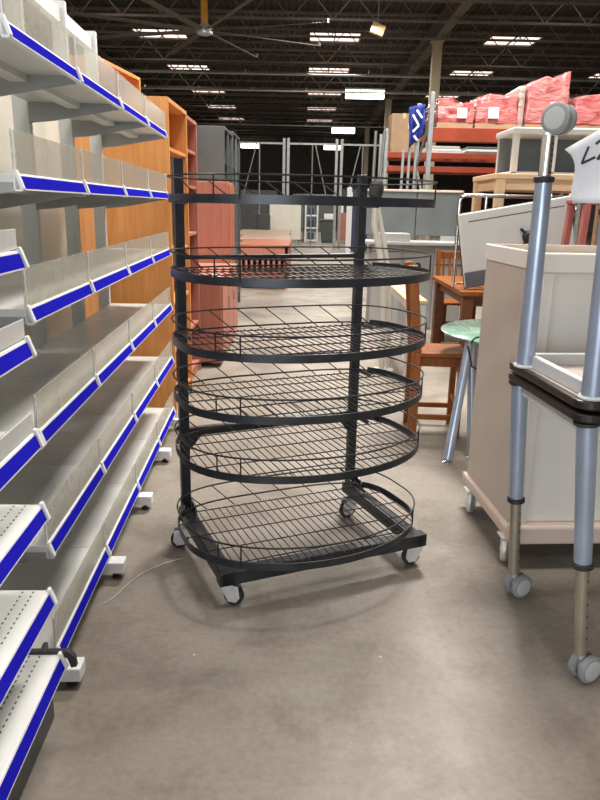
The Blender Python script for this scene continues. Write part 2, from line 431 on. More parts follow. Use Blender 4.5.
# ------------------------------------------------------------------ black wire display rack
RZ = R(23.9); RC = (-.0146, 2.793, 0)
rack = thing('wire_display_rack', 'black wire display rack on casters with six oval shelves, standing in the aisle', 'display rack', RC, RZ)
PL, PR, PV = -.405, .44, .315
for pu in (PL, PR):
    zt = 1.675 if pu < 0 else 1.64
    p = MB()
    w2 = .021
    p.box((pu-w2, PV-.016, .10), (pu+w2, PV+.016, zt))
    post = p.build('post', BLACKM, rack, .003)
    for sx in (-.029, .021):
        MB().prism([(pu+sx, PV-.014, .155), (pu+sx, PV-.10, .155), (pu+sx, PV-.06, .19), (pu+sx, PV-.014, .205)], (.008, 0, 0)).build('gusset', BLACKM, rack)
    MB().box((pu-.028, -.32, .10), (pu+.028, PV+.03, .155)).build('base_rail', BLACKM, rack, .004)
MB().box((PL-.035, -.32, .10), (PR+.045, -.268, .156)).build('front_beam', BLACKM, rack, .004)
for zc in (.52, 1.285):
    h = .02 if zc < 1 else .009
    b = MB().box((PL, PV-.012, zc-h), (PR, PV+.012, zc+h))
    if zc < 1:
        for pu, sg in ((PL+.02, 1), (PR-.02, -1)):
            b.prism([(pu, PV-.008, zc-.02), (pu+sg*.06, PV-.008, zc-.02), (pu, PV-.008, zc-.09)], (0, .016, 0))
    b.build('cross_bar', BLACKM, rack, .003)

SC, SA, SB = (.005, -.075), .508, .362
def oval(da=0, npt=56):   # starts at the right end, runs round the back, then the front
    pts = []
    for k in range(npt):
        t = 2*PI*k/npt; c, s_ = math.cos(t), math.sin(t)
        if s_ < 0: x, y = c, s_
        else:
            e = 2/3.6; x = math.copysign(abs(c)**e, c); y = abs(s_)**e
        pts.append((SC[0]+(SA+da)*x, SC[1]+(SB+da)*y))
    return pts
def v_front(u, da=0):
    q = 1-((u-SC[0])/(SA+da))**2
    return SC[1]-(SB+da)*math.sqrt(max(q, 0))
def v_back(u):
    q = 1-abs((u-SC[0])/SA)**3.6
    return SC[1]+SB*max(q, 0)**(1/3.6)
SHZ = (.186, .538, .764, .988, 1.248, 1.518)
for i, zs in enumerate(SHZ):
    g = MB(); rw = .0023
    VR = .20
    u = SC[0]-SA+.03
    while u < SC[0]+SA-.02:
        v0, v1 = v_front(u)+.004, min(VR, v_back(u))
        if v1-v0 > .03: g.tube([(u, v0, zs), (u, v1, zs)], rw, 5)
        u += .031
    for vv in (VR, .10, -.03, -.17, -.30):
        # half width of the oval at this depth
        if vv < SC[1]: hw = SA*math.sqrt(max(0, 1-((vv-SC[1])/SB)**2))
        else: hw = SA*max(0, 1-((vv-SC[1])/SB)**3.6)**(1/3.6)
        g.tube([(SC[0]-hw+.004, vv, zs-.005), (SC[0]+hw-.004, vv, zs-.005)], rw*1.15, 5)
    sh = g.build('wire_shelf', WIRE, rack)
    ob = oval(); fr_ = [p for p in ob[22:] + ob[:7]]     # the flat band runs round the front from post to post; the back is wire
    MB().strip(fr_, zs-.015, zs+.015, .004, False).build('edge_band', BLACKM, sh, smooth=True)
    MB().tube([(p[0], p[1], zs) for p in ob[5:24]], .004, 6).build('back_wire', WIRE, sh, smooth=True)
    ov = oval(.004)
    MB().tube([(a, b, zs+.078) for a, b in ov], .0036, 6, True).build('rim_wire', WIRE, sh, smooth=True)
    for k in range(7):
        u = -.34+k*.13
        MB().tube([(u-.085, v_back(u-.085)+.002, zs+.078), (u, VR, zs+.001)], .0026, 5).build('back_fence_wire', WIRE, sh)
    for uu_ in (-.43, -.36, .44):
        MB().tube([(uu_, v_front(uu_, .003), zs), (uu_, v_front(uu_, .003), zs+.078)], .003, 5).build('rim_stay', WIRE, sh)
    for pu in (PL, PR):
        MB().box((pu-.010, .14, zs-.020), (pu-.006, PV, zs-.005)).build('shelf_bracket', BLACKM, sh)
def rack_caster(x, y, ang):
    d = Vector((math.cos(ang), math.sin(ang), 0)); ax = Vector((-d.y, d.x, 0))
    fk = MB()
    fk.box((x-.028, y-.028, .094), (x+.028, y+.028, .100)).lathe((x, y, .080), (0, 0, 1), [(0, .02), (.004, .024), (.014, .024)], 16)
    c = Vector((x, y, .04))+d*.022
    for sg in (-1, 1):
        o = ax*sg*.019
        a = [Vector((x, y, .090))+d*.046+o, Vector((x, y, .090))-d*.028+o, c-d*.030+Vector((0, 0, .004))+o, c-d*.018+Vector((0, 0, -.020))+o, c+d*.014+Vector((0, 0, -.022))+o, c+d*.030+Vector((0, 0, .0))+o]
        fk.prism(a, ax*.003*sg)
    fk.tube([c-ax*.024, c+ax*.024], .006, 8)
    ck = fk.build('caster', ZINC, rack, .001)
    MB().lathe(c-ax*.013, ax, [(0, .030), (.002, .038), (.006, .040), (.020, .040), (.024, .038), (.026, .030)], 24).build('wheel', RUBBER, ck, smooth=True)
for (x, y, a) in ((PL+.012, -.275, R(-38)), (PR+.02, -.275, R(172)), (PL-.030, .24, R(168)), (PR-.02, .25, R(175))): rack_caster(x, y, a)

# ------------------------------------------------------------------ gondola shelving, left of the aisle
GA = math.atan(.0454)+PI/2          # local x runs down the aisle, local -y points to the aisle
GO = (-.745, 1.86, 0)
def gl(n): return n   # distance out towards the aisle: local y = -out, kept as y below with sign flip
GZ = (.150, .508, .862, 1.216, 1.565, 1.927)
BAY = .67
gd = Vector((-.0454, .999, 0))
GR = R(90+2.6)
# local frame: x along run (away from camera), y to the LEFT of x = away from aisle -> use Y(out) = -out
def shelf_unit(parent, x0, x1, z, depth, out, tray_mat, fence, lip, clips, name='shelf', brackets=(0, 1)):
    """one shelf tray with its channel front; returns the tray object"""
    t = MB()
    yo = -out
    t.box((x0, yo+.004, z-.022), (x1, yo+depth, z))                       # tray sheet with turned edges
    t.box((x0, yo+depth*.5-.03, z-.045), (x1, yo+depth*.5+.03, z-.02))    # stiffener below
    sh = t.build(name, tray_mat, parent, .002)
    c = MB().prism([(x0, yo+.006, z+.002), (x0, yo+.000, z+.002), (x0, yo-.014, z-.040), (x0, yo+.006, z-.040)], (x1-x0, 0, 0))
    c.build('front_channel', SHELFW, sh, .0015)
    MB().prism([(x0+.010, yo-.0025, z-.0040), (x0+.010, yo-.0134, z-.0355), (x0+.010, yo-.0104, z-.0355), (x0+.010, yo+.0005, z-.0040)], (x1-x0-.020, 0, 0)).build('price_strip', BLUE, sh)
    if fence:
        MB().box((x0+.004, yo+.004, z), (x1-.004, yo+.007, z+fence)).build('acrylic_fence', ACRYL, sh, .0008)
    if lip:
        MB().box((x0, yo+.006, z+.004), (x1, yo+.010, z+.05)).build('front_lip', SHELFG, sh, .001)
    for cx in clips:
        k = MB().prism([(cx-.008, yo+.004, z+.010), (cx-.008, yo-.004, z+.010), (cx-.008, yo-.020, z-.036), (cx-.008, yo-.015, z-.044), (cx-.008, yo+.004, z-.044)], (.016, 0, 0))
        if fence: k.box((cx-.003, yo-.001, z+.01), (cx+.003, yo+.003, z+fence))
        k.build('end_clip', SHELFW, sh, .002)
    bx = []
    if 0 in brackets: bx.append(x0+.003)
    if 1 in brackets: bx.append(x1-.006)
    for bx_ in bx:
        MB().prism([(bx_, yo+.006, z-.004), (bx_, yo+depth, z-.004), (bx_, yo+depth, z-.105), (bx_, yo+depth-.10, z-.095), (bx_, yo+.02, z-.046), (bx_, yo+.006, z-.046)], (.003, 0, 0)).build('bracket', BRK, sh)
    return sh
DEP = .385
bay_lab = ['shelving bay nearest the camera in the run with clear fences, beside the white perforated unit',
           'second shelving bay of the clear-fenced run, behind its nearest bay',
           'third shelving bay of the clear-fenced run, between the second bay and the open-backed last one',
           'last shelving bay of the clear-fenced run, open-backed, against the honey wood bookcase']
for k in range(4):
    loc = Vector(GO)+gd*BAY*k
    t = thing('gondola_shelving_bay', bay_lab[k], 'shelving', loc, GR, 'bays of the clear-fenced shelving run')
    for i, z in enumerate(GZ):
        clips = [.009]+([BAY-.009] if k == 3 else [])
        s_ = shelf_unit(t, .001, BAY-.001, z, DEP, 0, SHELFG, .11, False, clips)
    ux = .0
    top = 2.465
    upx = [.02]+([BAY-.02] if k == 3 else [])
    for ux in upx:
        MB().box((ux-.019, DEP, .03), (ux+.019, DEP+.07, top)).build('upright', UPR, t, .003)
        fo = MB().box((ux-.02, -.068, .030), (ux+.045 if k < 3 or ux < .1 else ux+.02, DEP, .078)).build('base_leg', SHELFW, t, .004)
        MB().lathe((ux+.012, -.03, 0), (0, 0, 1), [(0, .018), (.008, .018), (.012, .008), (.04, .008)], 12).build('levelling_foot', RUBBER, fo)
    z0_, z1_ = 2.355, 2.43
    MB().box((.04, DEP+.02, z0_), (BAY-.001, DEP+.05, z1_)).build('top_rail', UPR, t, .002)

# cream partition boards standing just behind the run
for k, lb in enumerate(('cream partition board nearest the camera, behind the posts of the shelving run', 'second cream partition board behind the posts of the shelving run, nearer the wood bookcase')):
    t = thing('partition_board', lb, 'partition', Vector(GO)+gd*(-.55+1.67*k)+Vector((-.59, -.03, 0)), GR, 'cream boards behind the shelving run')
    MB().box((0, -.012, .06), (1.64, .012, 2.30)).build('board', CREAMP, t, .004)
    for fx in (.2, 1.44): MB().box((fx-.03, -.10, 0), (fx+.03, .10, .05)).build('foot', GALV, t)

# nearest unit: white perforated shelves
NO = Vector((-.657, 1.635, 0))
t = thing('perforated_shelving_unit', 'white perforated shelf unit at the lower left with blue edge strips and black kick plate', 'shelving', NO, GR)
for z, out in ((.302, .014), (.500, 0), (.748, 0), (.945, 0), (1.178, 0), (1.386, 0)):
    lip = z > .9
    s_ = shelf_unit(t, -1.05, -.003, z, .42+out, out, PERF, 0, lip, [-.010], brackets=(1,))
MB().box((-1.05, .058, .0), (.11, .070, .262)).build('kick_plate', BLACKM, t, .002)
e = MB().prism([(-.006, .20, .312), (-.006, -.034, .312), (-.006, -.052, .295), (-.006, -.056, .262), (-.006, -.040, .258), (-.006, -.030, .29), (-.006, .2, .296)], (.016, 0, 0))
e.build('black_end_trim', RUBBER, t, .002)
for ux in (-1.02, -.04):
    MB().box((ux-.035, .42, 0), (ux+.035, .455, 1.95)).build('upright', UPR, t, .003)
    MB().box((ux-.03, .10, .0), (ux+.03, .42, .06)).build('base_leg', BLACKM, t, .003)
MB().box((-.985, .432, .1), (-.075, .44, 1.9)).build('back_panel', CREAMP, t)

# ------------------------------------------------------------------ stacked folding tables at the right
TA = R(5.7); TO = (.796, 2.245, 0)
def twin_caster(parent, c, ax, stem_to, r=.046):
    c = Vector(c); ax = Vector(ax).normalized()
    b = MB().lathe(c-ax*.012, ax, [(0, r*.5), (.024, r*.5)], 16)
    b.tube([c, Vector(stem_to)], .012, 10)
    d = (Vector(stem_to)-c).normalized()
    ck = b.build('caster', ZINC, parent, smooth=True)
    for sg in (-1, 1):
        MB().lathe(c+ax*sg*.010, ax*sg, [(0, r*.9), (.003, r), (.018, r), (.022, r*.9), (.023, r*.82)], 28).build('wheel', CGREYD, ck, smooth=True)
        MB().lathe(c+ax*sg*.032, ax*sg, [(0, r*.74), (.003, r*.72), (.004, r*.6)], 28).build('wheel_cap', CGREY, ck, smooth=True)
def folding_table(label, flip, legs, z_top0):
    t = thing('folding_table', label, 'table', TO, TA, 'caster tables stacked top to top')
    out = rounded_rect(0, 1.45, -.30, .29, .05)
    top = MB().prism([(a, b, z_top0) for a, b in out], (0, 0, .028)).build('tabletop', TTOP, t, .006)
    zu = z_top0+.028 if flip else z_top0
    sg = 1 if flip else -1
    MB().prism([(a, b, zu) for a, b in rounded_rect(.02, 1.43, -.28, .27, .04)], (0, 0, sg*.002)).build('underside', TUND, top)
    fr = MB()
    zr0, zr1 = zu+sg*.002, zu+sg*.045
    for (x0, x1, y0, y1) in ((.035, .06, -.24, .2), (1.38, 1.405, -.24, .2), (.06, 1.38, -.24, -.215), (.06, 1.38, .175, .2)):
        fr.box((x0, y0, zr0), (x1, y1, zr1))
    fr.build('steel_frame', GREYL, t, .003)
    for (bx, by, ex, ey, split, zend, ax) in legs:
        p0 = Vector((bx, by, zr0)); p1 = Vector((ex, ey, zend)); q = p0.lerp(p1, split)
        lg = MB().tube([p0, q], .032, 20, r2=.0275).build('leg', TLEG, t, smooth=True)
        MB().lathe(q-(p1-p0).normalized()*.012, p1-p0, [(0, .030), (.004, .0335), (.018, .0335), (.022, .026)], 20).build('collar', RUBBER, lg, smooth=True)
        MB().tube([q, p1], .0205 if flip else .021, 16).build('inner_tube', CHROME if flip else TUBEK, lg, smooth=True)
        hs = MB(); dd = (p1-q)
        side = Vector((-.25, -.97, 0))
        for k in range(6):
            c = q+dd*(.16+.13*k)+Vector((.012, -.0165, 0))
            hs.lathe(c, (.6, -.8, 0), [(0, .004), (.0012, .004)], 8)
        hs.build('adjustment_hole', RUBBER, lg)
        dr = (p1-p0).normalized()
        twin_caster(lg, p1+dr*.052+Vector((ax[2]*(.03 if flip else .02), 0, 0)), (ax[0], ax[1], 0), p1, .048)
        ft = MB().lathe(p0, dr, [(0, .040), (.005, .041), (.010, .037)], 20).build('mount_plate', GREYL if flip else RUBBER, lg, smooth=True)
    return t
folding_table('upright caster table whose silver legs and wheels stand on the floor at right', False,
              ((.045, -.262, .118, -.284, .60, .100, (.35, -.94, 1)), (.040, .235, .100, .232, .60, .100, (.35, -.94, 1)),
               (1.36, -.26, 1.36, -.28, .6, .100, (.3, -.95, 1)), (1.36, .235, 1.36, .235, .6, .100, (.3, -.95, 1))), .894)
folding_table('upside-down caster table stacked on the upright one, its wheels pointing up', True,
              ((.052, -.255, .028, -.25, .70, 1.735, (-.75, -.62, 1)), (.024, .17, .008, .150, .828, 1.735, (-.75, -.62, 1)),
               (1.36, -.255, 1.36, -.25, .7, 1.735, (-.55, -.83, 1)), (1.36, .17, 1.36, .15, .7, 1.735, (-.55, -.83, 1))), .934)
# the white sheet hung over the inverted front leg
def sheet_pt(a, b):   # a: 0..1 to the right, b: 0 (top fold) .. 1 (bottom)
    x0 = .672+.060*b**.6*(1-.25*b)+.006*math.sin(b*6)
    x = x0+(1.02-x0)*a
    zt = 1.655+.24*a*(.26/.30); z = zt+(1.522-zt)*b
    y = 1.90+.02*math.sin(a*9+b*2)*b-.02*b*a
    return (x, y, z)
sh = MB().sheet([[sheet_pt(i/16, j/10) for i in range(17)] for j in range(11)]).build('hanging_paper_sheet', PAPER, None, smooth=True, solid=.0015)
tag(sh, 'white sheet with black marks hung over the upturned table leg at upper right', 'sheet')
mk = MB()
def stroke(pts, w=.006):
    for (a, b), (c, d) in zip(pts, pts[1:]):
        p, q = Vector(sheet_pt(a, b)), Vector(sheet_pt(c, d))
        mk.bar(p+Vector((0, -.003, 0)), q+Vector((0, -.003, 0)), .002, w, (.1, 0, 1))
stroke([(.125, .115), (.050, .31), (.155, .30)]); stroke([(.175, .13), (.25, .10), (.27, .18), (.17, .345), (.28, .35)])
mk.build('marker_stroke', INK, sh)

# ------------------------------------------------------------------ tall beige cart
CA = R(3.9)
t = thing('beige_laminate_cart', 'tall beige laminate cart on casters behind the stacked tables', 'cart', (.930, 2.71, 0), CA)
# local: x to the right, y away from camera
w_, d_, z0, z1 = 1.0, .68, .130, 1.345
MB().box((0, .0, z0), (.035, d_, z1)).build('side_panel', CART, t, .004)
MB().box((w_-.035, .0, z0), (w_, d_, z1)).build('side_panel', CART, t, .004)
MB().box((.035, d_-.03, z0), (w_-.035, d_, z1)).build('back_panel', CART, t, .003)
MB().box((-.008, -.01, z1-.075), (w_+.008, .035, z1)).box((-.008, d_-.025, z1-.075), (w_+.008, d_+.01, z1)).box((-.008, .035, z1-.075), (.03, d_-.025, z1)).box((w_-.03, .035, z1-.075), (w_+.008, d_-.025, z1)).build('top_rail', CARTW, t, .006)
MB().box((.03, .035, z1-.05), (w_-.03, d_-.025, z1-.035)).build('top_tray', CARTW, t)
MB().box((.035, .03, z0+.05), (w_-.035, .05, z1-.07)).build('front_panel', CARTW, t, .004)
for xa in (0, w_-.05): MB().box((xa, -.005, z0+.05), (xa+.05, .035, z1-.075)).build('corner_stile', CARTW, t, .006)
MB().box((-.022, -.03, z0-.01), (w_+.022, .03, z0+.075)).box((-.022, .03, z0-.01), (.035, d_+.02, z0+.045)).box((w_-.035, .03, z0-.01), (w_+.022, d_+.02, z0+.045)).box((-.022, d_-.01, z0-.01), (w_+.022, d_+.022, z0+.045)).build('bumper_base', CARTB, t, .012)
MB().lathe((.55, -.012, z1-.04), (0, -1, 0), [(0, .008), (.004, .006)], 12).build('screw_head', ZINC, t)
for cx, cy in ((.0, d_-.11), (.0, .06), (w_-.03, .06), (w_-.03, d_-.11)):
    c = Vector((cx, cy, .062)); ax = Vector((.83, -.55, 0))
    k = MB().box((cx-.035, cy-.035, .118), (cx+.035, cy+.035, .126))
    for sg in (-1, 1): k.bar(c+ax*sg*.022+Vector((0, 0, -.012)), c+ax*sg*.022+Vector((0, 0, .062)), .03, .004, ax)
    ck = k.build('caster', ZINC, t, .001)
    MB().lathe(c-ax*.015, ax, [(0, .045), (.003, .059), (.008, .062), (.022, .062), (.027, .059), (.03, .045)], 28).build('wheel', CREAMT, ck, smooth=True)

# ------------------------------------------------------------------ glass table, chairs, wood tables on the right
t = thing('round_glass_table', 'round green glass table on silver angled legs beside the beige cart', 'table', (1.45, 4.37, 0))
MB().lathe((0, 0, .742), (0, 0, 1), [(0, .545), (.003, .55), (.009, .55), (.012, .545)], 64).build('glass_top', GLASSG, t, smooth=True)
apex = Vector((-.43, -.25, .735))
for k, (fx, fy) in enumerate(((-.54, -.40), (-.37, -.30), (.34, -.2), (.1, .34))):
    p = Vector((fx, fy, .03)); q = Vector((apex.x+.02*k, apex.y+.03*k, .735)) if k < 2 else Vector((.05, .03*k, .735))
    lg = MB().tube([p, q], .030, 14, r2=.026).build('leg', TLEG, t, smooth=True)
    MB().lathe((fx, fy, 0), (0, 0, 1), [(0, .032), (.01, .032), (.016, .012), (.035, .012)], 16).build('foot', CHROME, lg, smooth=True)
MB().tube([(-.44, -.345, .750), (-.47, -.37, .73), (-.43, -.35, .60), (-.34, -.30, .55)], .006, 6).tube([(-.44, -.345, .757), (-.40, -.26, .760), (-.22, -.20, .760)], .005, 6).build('power_cord', RUBBER, t, smooth=True)

def wood_chair(label, loc, rz, seat_h, back_h, w=.40, d=.38, wood=CHAIRW):
    """local: seat faces +x; back posts at x=0"""
    t = thing('wooden_chair', label, 'chair', loc, rz, 'wooden chairs by the brown tables')
    MB().prism([(a, b, seat_h-.03) for a, b in rounded_rect(-.01, d, -w/2, w/2, .03)], (0, 0, .03)).build('seat', wood, t, .006)
    for s_ in (-1, 1):
        y = s_*(w/2-.025)
        MB().bar((0, y, 0), (0, y, seat_h), .045, .06, (1, 0, 0)).bar((0, y, seat_h), (-.06, y, back_h), .045, .06, (1, 0, 0)).build('back_post', wood, t, .006)
        MB().bar((d-.04, y, 0), (d-.04, y, seat_h-.03), .04, .04, (1, 0, 0)).build('leg', wood, t, .004)
        MB().bar((0, y, .14), (d-.04, y, .14), .02, .035).build('stretcher', wood, t, .003)
        MB().bar((0, y*.95, seat_h-.065), (d-.04, y*.95, seat_h-.065), .02, .06).build('apron', wood, t, .002)
    MB().bar((d-.04, -w/2+.03, .22), (d-.04, w/2-.03, .22), .02, .035).build('stretcher', wood, t, .003)
    for z in (back_h-.06, seat_h+.14):
        xx = -.06*(z-seat_h)/(back_h-seat_h)
        MB().bar((xx, -w/2+.03, z), (xx, w/2-.03, z), .022, .08).build('back_rail', wood, t, .004)
    for k in range(4):
        y = -w/2+.085+k*(w-.17)/3
        x1 = -.06*(back_h-.09-seat_h)/(back_h-seat_h)
        MB().bar((-.01, y, seat_h+.16), (x1, y, back_h-.09), .03, .012, (1, 0, 0)).build('back_slat', wood, t, .002)
    return t
wood_chair('tall orange-brown wooden chair right behind the black rack, before the light tabletop', (.775, 4.64, 0), R(-3), .585, 1.15, .36, .34)
wood_chair('wooden slat-back chair behind the brown table, its back just showing', (1.80, 8.36, 0), R(-85), .46, 1.03)

def leg_table(name, label, x0, x1, y0, y1, z, top_m, leg_m, th=.04, lw=.08, apron=.1, inset=.03, z_base=0, apron_m=None, group=None):
    t = thing(name, label, 'table', ((x0+x1)/2, (y0+y1)/2, z_base), 0, group)
    cx, cy = (x0+x1)/2, (y0+y1)/2
    hx, hy = (x1-x0)/2, (y1-y0)/2; h = z-z_base
    MB().box((-hx, -hy, h-th), (hx, hy, h)).build('tabletop', top_m, t, .006)
    a = inset+lw/2
    for sx in (-1, 1):
        for sy in (-1, 1):
            px, py = sx*(hx-a), sy*(hy-a)
            MB().box((px-lw/2, py-lw/2, 0), (px+lw/2, py+lw/2, h-th)).build('leg', leg_m, t, .004)
    am = apron_m or leg_m
    for sy in (-1, 1):
        MB().box((-hx+a, sy*(hy-a)-.012, h-th-apron), (hx-a, sy*(hy-a)+.012, h-th)).build('apron', am, t, .002)
    for sx in (-1, 1):
        MB().box((sx*(hx-a)-.012, -hy+a, h-th-apron), (sx*(hx-a)+.012, hy-a, h-th)).build('apron', am, t, .002)
    return t
leg_table('dining_table', 'dark brown wooden table under the tilted silver screen', 1.47, 3.3, 6.42, 7.93, .77, CHAIRW, DARKW, .045, .10, .10)
leg_table('light_top_table', 'narrow table with pale wood top and grey legs behind the tall wooden chair', .90, 1.08, 5.95, 7.2, .74, OAKL, GREYL, .03, .03, .06, .01)
leg_table('high_wood_table', 'pale wooden table raised on the brown table, carrying the grey metal cart', 1.83, 3.3, 6.92, 7.9, 1.84, OAKL, OAKL, .05, .085, .10, .01, z_base=.772)

# silver screen seen from behind, tipped on a corner
t = thing('flat_screen', 'tilted silver flat screen seen from behind, resting on the brown table', 'screen', (1.55, 6.62, .7735))
MT = Matrix.Rotation(R(-10.5), 4, 'Y')
def tb(lo, hi): return MB().box(lo, hi, MT)
tb((0, 0, 0), (1.05, .035, .69)).build('back_cover', TVB, t, .012)
tb((-.004, .03, -.004), (1.054, .05, .694)).build('screen_bezel', RUBBER, t, .004)
tb((0.005, -.012, 0.005), (1.04, .004, .15)).build('lower_shade_strip', TVD, t, .006)  # slate strip paints the shade and reflection low on the screen's back
tb((.09, -.002, .605), (.98, .004, .613)).build('vent_slot', RUBBER, t)
bk = MB()
bk.bar((.56, -.02, .30), (.70, -.02, .47), .02, .035, (0, 1, 0)).bar((.70, -.02, .30), (.56, -.02, .47), .02, .035, (0, 1, 0))
bk.lathe((.63, -.0, .385), (0, -1, 0), [(0, .06), (.03, .06), (.05, .04)], 16)
bmesh.ops.transform(bk.bm, matrix=MT, verts=bk.bm.verts)
bk.build('mount_bracket', RUBBER, t)
# chrome hanging frame behind the screen
t = thing('chrome_rail_frame', 'chrome tube rail frame standing behind the tilted silver screen', 'rail', (1.47, 6.80, .772))
def arc_frame(x0, x1, h, r):
    p = [(x0, 0, 0), (x0, 0, h-r)]
    p += [(x0+r-r*math.cos(a), 0, h-r+r*math.sin(a)) for a in (R(22), R(45), R(68), R(90))]
    p += [(x1, 0, h)]
    return p
MB().tube(arc_frame(0, 1.35, .855, .06), .017, 12).build('top_tube', CHROME, t, smooth=True)
MB().tube([(.25, 0, 0), (.25, 0, .855)], .014, 10).build('post', CHROME, t, smooth=True)
MB().tube([(1.35, 0, 0), (1.35, 0, .855)], .017, 10).build('post', CHROME, t, smooth=True)
MB().tube([(0, 0, .03), (1.35, 0, .03)], .012, 10).build('bottom_tube', CHROME, t, smooth=True)
MB().lathe((.80, 0, .80), (0, 0, 1), [(0, .02), (.02, .032), (.07, .032), (.09, .02)], 12).tube([(.74, 0, .855), (.86, 0, .855)], .028, 12).build('white_joint', PAPER, t, smooth=True)

# grey metal cart / desk return stacked on the pale table
t = thing('grey_metal_cart', 'light grey metal cart frame standing on the pale raised table', 'cart', (2.66, 7.5, 1.842))
for (x0, x1) in ((-.62, -.56), (-.24, -.19), (.36, .42), (.62, .68)):
    for yy in (-.3, .24):
        MB().box((x0, yy, 0), (x1, yy+.06, .40)).build('post', GREYL, t, .006)
MB().box((-.64, -.33, .38), (.70, .33, .44)).build('top_frame', GREYL, t, .015)
MB().box((-.62, .2, .02), (.68, .23, .38)).build('back_panel', GREYM, t)
MB().box((-.64, -.3, 0), (.70, .3, .03)).build('base_shelf', GREYL, t, .004)
MB().box((-.20, -.35, .44), (-.10, -.25, .52)).build('corner_block', CREAMT, t, .006)

# dull red stool behind the beige cart, at the right edge
t = thing('red_stool', 'dull red metal stool standing behind the beige cart near the right edge', 'stool', (2.36, 5.75, 0))
MB().box((-.2, -.2, 1.56), (.2, .2, 1.60)).build('seat', PINKR, t, .012)
for sx in (-1, 1):
    for sy in (-1, 1):
        MB().bar((sx*.22, sy*.22, 0), (sx*.16, sy*.16, 1.56), .07, .05, (1, 0, 0)).build('leg', PINKR, t, .006)
for z in (.5, 1.0):
    MB().box((-.2, -.21, z), (.2, -.19, z+.04)).box((-.2, .19, z), (.2, .21, z+.04)).build('foot_rail', PINKR, t)

# ------------------------------------------------------------------ grey office workstation and tubular stand
t = thing('grey_workstation', 'grey office workstation with tall privacy panels beyond the black rack', 'desk', (1.42, 9.25, 0))
for x0, x1 in ((-.66, .02), (.03, .60)):
    MB().box((x0, -.03, 1.16), (x1, .03, 1.70)).build('privacy_panel', GREYM, t, .006)
MB().box((-.68, -.04, 1.70), (.62, .04, 1.73)).build('top_cap', CARTB, t, .006)
MB().box((-.68, -.55, 1.06), (.62, .03, 1.10)).build('worktop', DESKG, t, .006)
MB().box((-.52, -.50, 1.10), (-.1, -.2, 1.20)).build('paper_tray', DESKG, t, .01)
for x0 in (-.56, .22):
    c = MB().box((x0, -.5, .0), (x0+.36, 0, 1.06)).build('drawer_pedestal', DESKG, t, .004)
    for z in (.98, .83, .60):
        MB().box((x0+.01, -.506, z-.005), (x0+.35, -.499, z+.006)).build('drawer_gap', RUBBER, c)
MB().box((-.2, -.44, .02), (.22, -.42, 1.06)).build('modesty_panel', DESKG, t, .003)
MB().lathe((.02, -.441, .80), (0, -1, 0), [(0, .045), (.005, .045)], 20).build('cable_grommet', RUBBER, t)
MB().box((.36, -.03, .30), (.62, .03, 1.16)).build('end_panel', DESKG, t, .003)
t = thing('tubular_stand', 'bent pale tube stand with a black knob and thin steel upper tubes beyond the rack', 'stand', (.665, 6.4, 0))
MB().tube([(.10, 0, .02), (.10, 0, .45), (.08, 0, .85), (.02, 0, 1.15), (-.03, 0, 1.35), (-.03, 0, 1.62)], .028, 12).build('bent_tube', CREAMT, t, smooth=True)
MB().tube([(.16, .03, .02), (.16, .03, .45), (.13, .03, .9), (.07, .03, 1.2), (.01, .03, 1.45), (-.02, .02, 1.62)], .02, 12).build('bent_tube', CREAMT, t, smooth=True)
MB().lathe((-.04, -.01, 1.57), (.15, 0, 1), [(0, .03), (.03, .062), (.1, .066), (.15, .05), (.17, .03)], 20).build('black_knob', RUBBER, t, smooth=True)
for dx in (-.03, .03):
    MB().tube([(-.03+dx, 0, 1.70), (-.015+dx*1.3, 0, 2.14)], .013, 12).build('chrome_tube', GALV, t, smooth=True)
MB().lathe((.12, .015, 0), (0, 0, 1), [(0, .10), (.02, .10), (.03, .05)], 24).build('base_plate', CREAMT, t, smooth=True)

# ------------------------------------------------------------------ pallet racking with red loads
def pallet_rack(label, x0, x1, y0, y1, beams, post_h, posts=None, bh=.14):
    t = thing('pallet_rack', label, 'rack', (x0, y0, 0), 0)
    for px in (posts or (0, x1-x0)):
        for yy in (0, y1-y0):
            MB().box((px-.03, yy-.035, 0), (px+.03, yy+.035, post_h)).build('rack_post', GALV, t, .004)
        br = MB(); z = .3; s_ = 1
        while z+.6 < post_h:
            a, b = (.04, y1-y0-.04) if s_ > 0 else (y1-y0-.04, .04)
            br.bar((px, a, z), (px, b, z+.6), .03, .03); z += .6; s_ = -s_
        br.build('lattice_brace', GALV, t)
    for z in beams:
        for yy in (0, y1-y0):
            MB().box((.03, yy-.03, z-(bh if yy == 0 else .09)), (x1-x0-.03, yy+.03, z)).build('beam', ORANGE, t, .006)
        dk = MB()
        for k in range(10):
            xx = .3+k*(x1-x0-.6)/9
            dk.box((xx-.05, .03, z-.03), (xx+.05, y1-y0-.03, z-.005))
        dk.build('deck_board', OAKL, t)
    return t
pallet_rack('near orange-beamed pallet rack carrying the wrapped red loads', 1.69, 5.6, 10.0, 11.1, (2.56,), 3.0, (0, 3.91), .18)
pallet_rack('far orange-beamed pallet rack carrying the cardboard box', 1.50, 5.2, 13.6, 14.6, (2.50, 2.26), 2.9, None, .10)
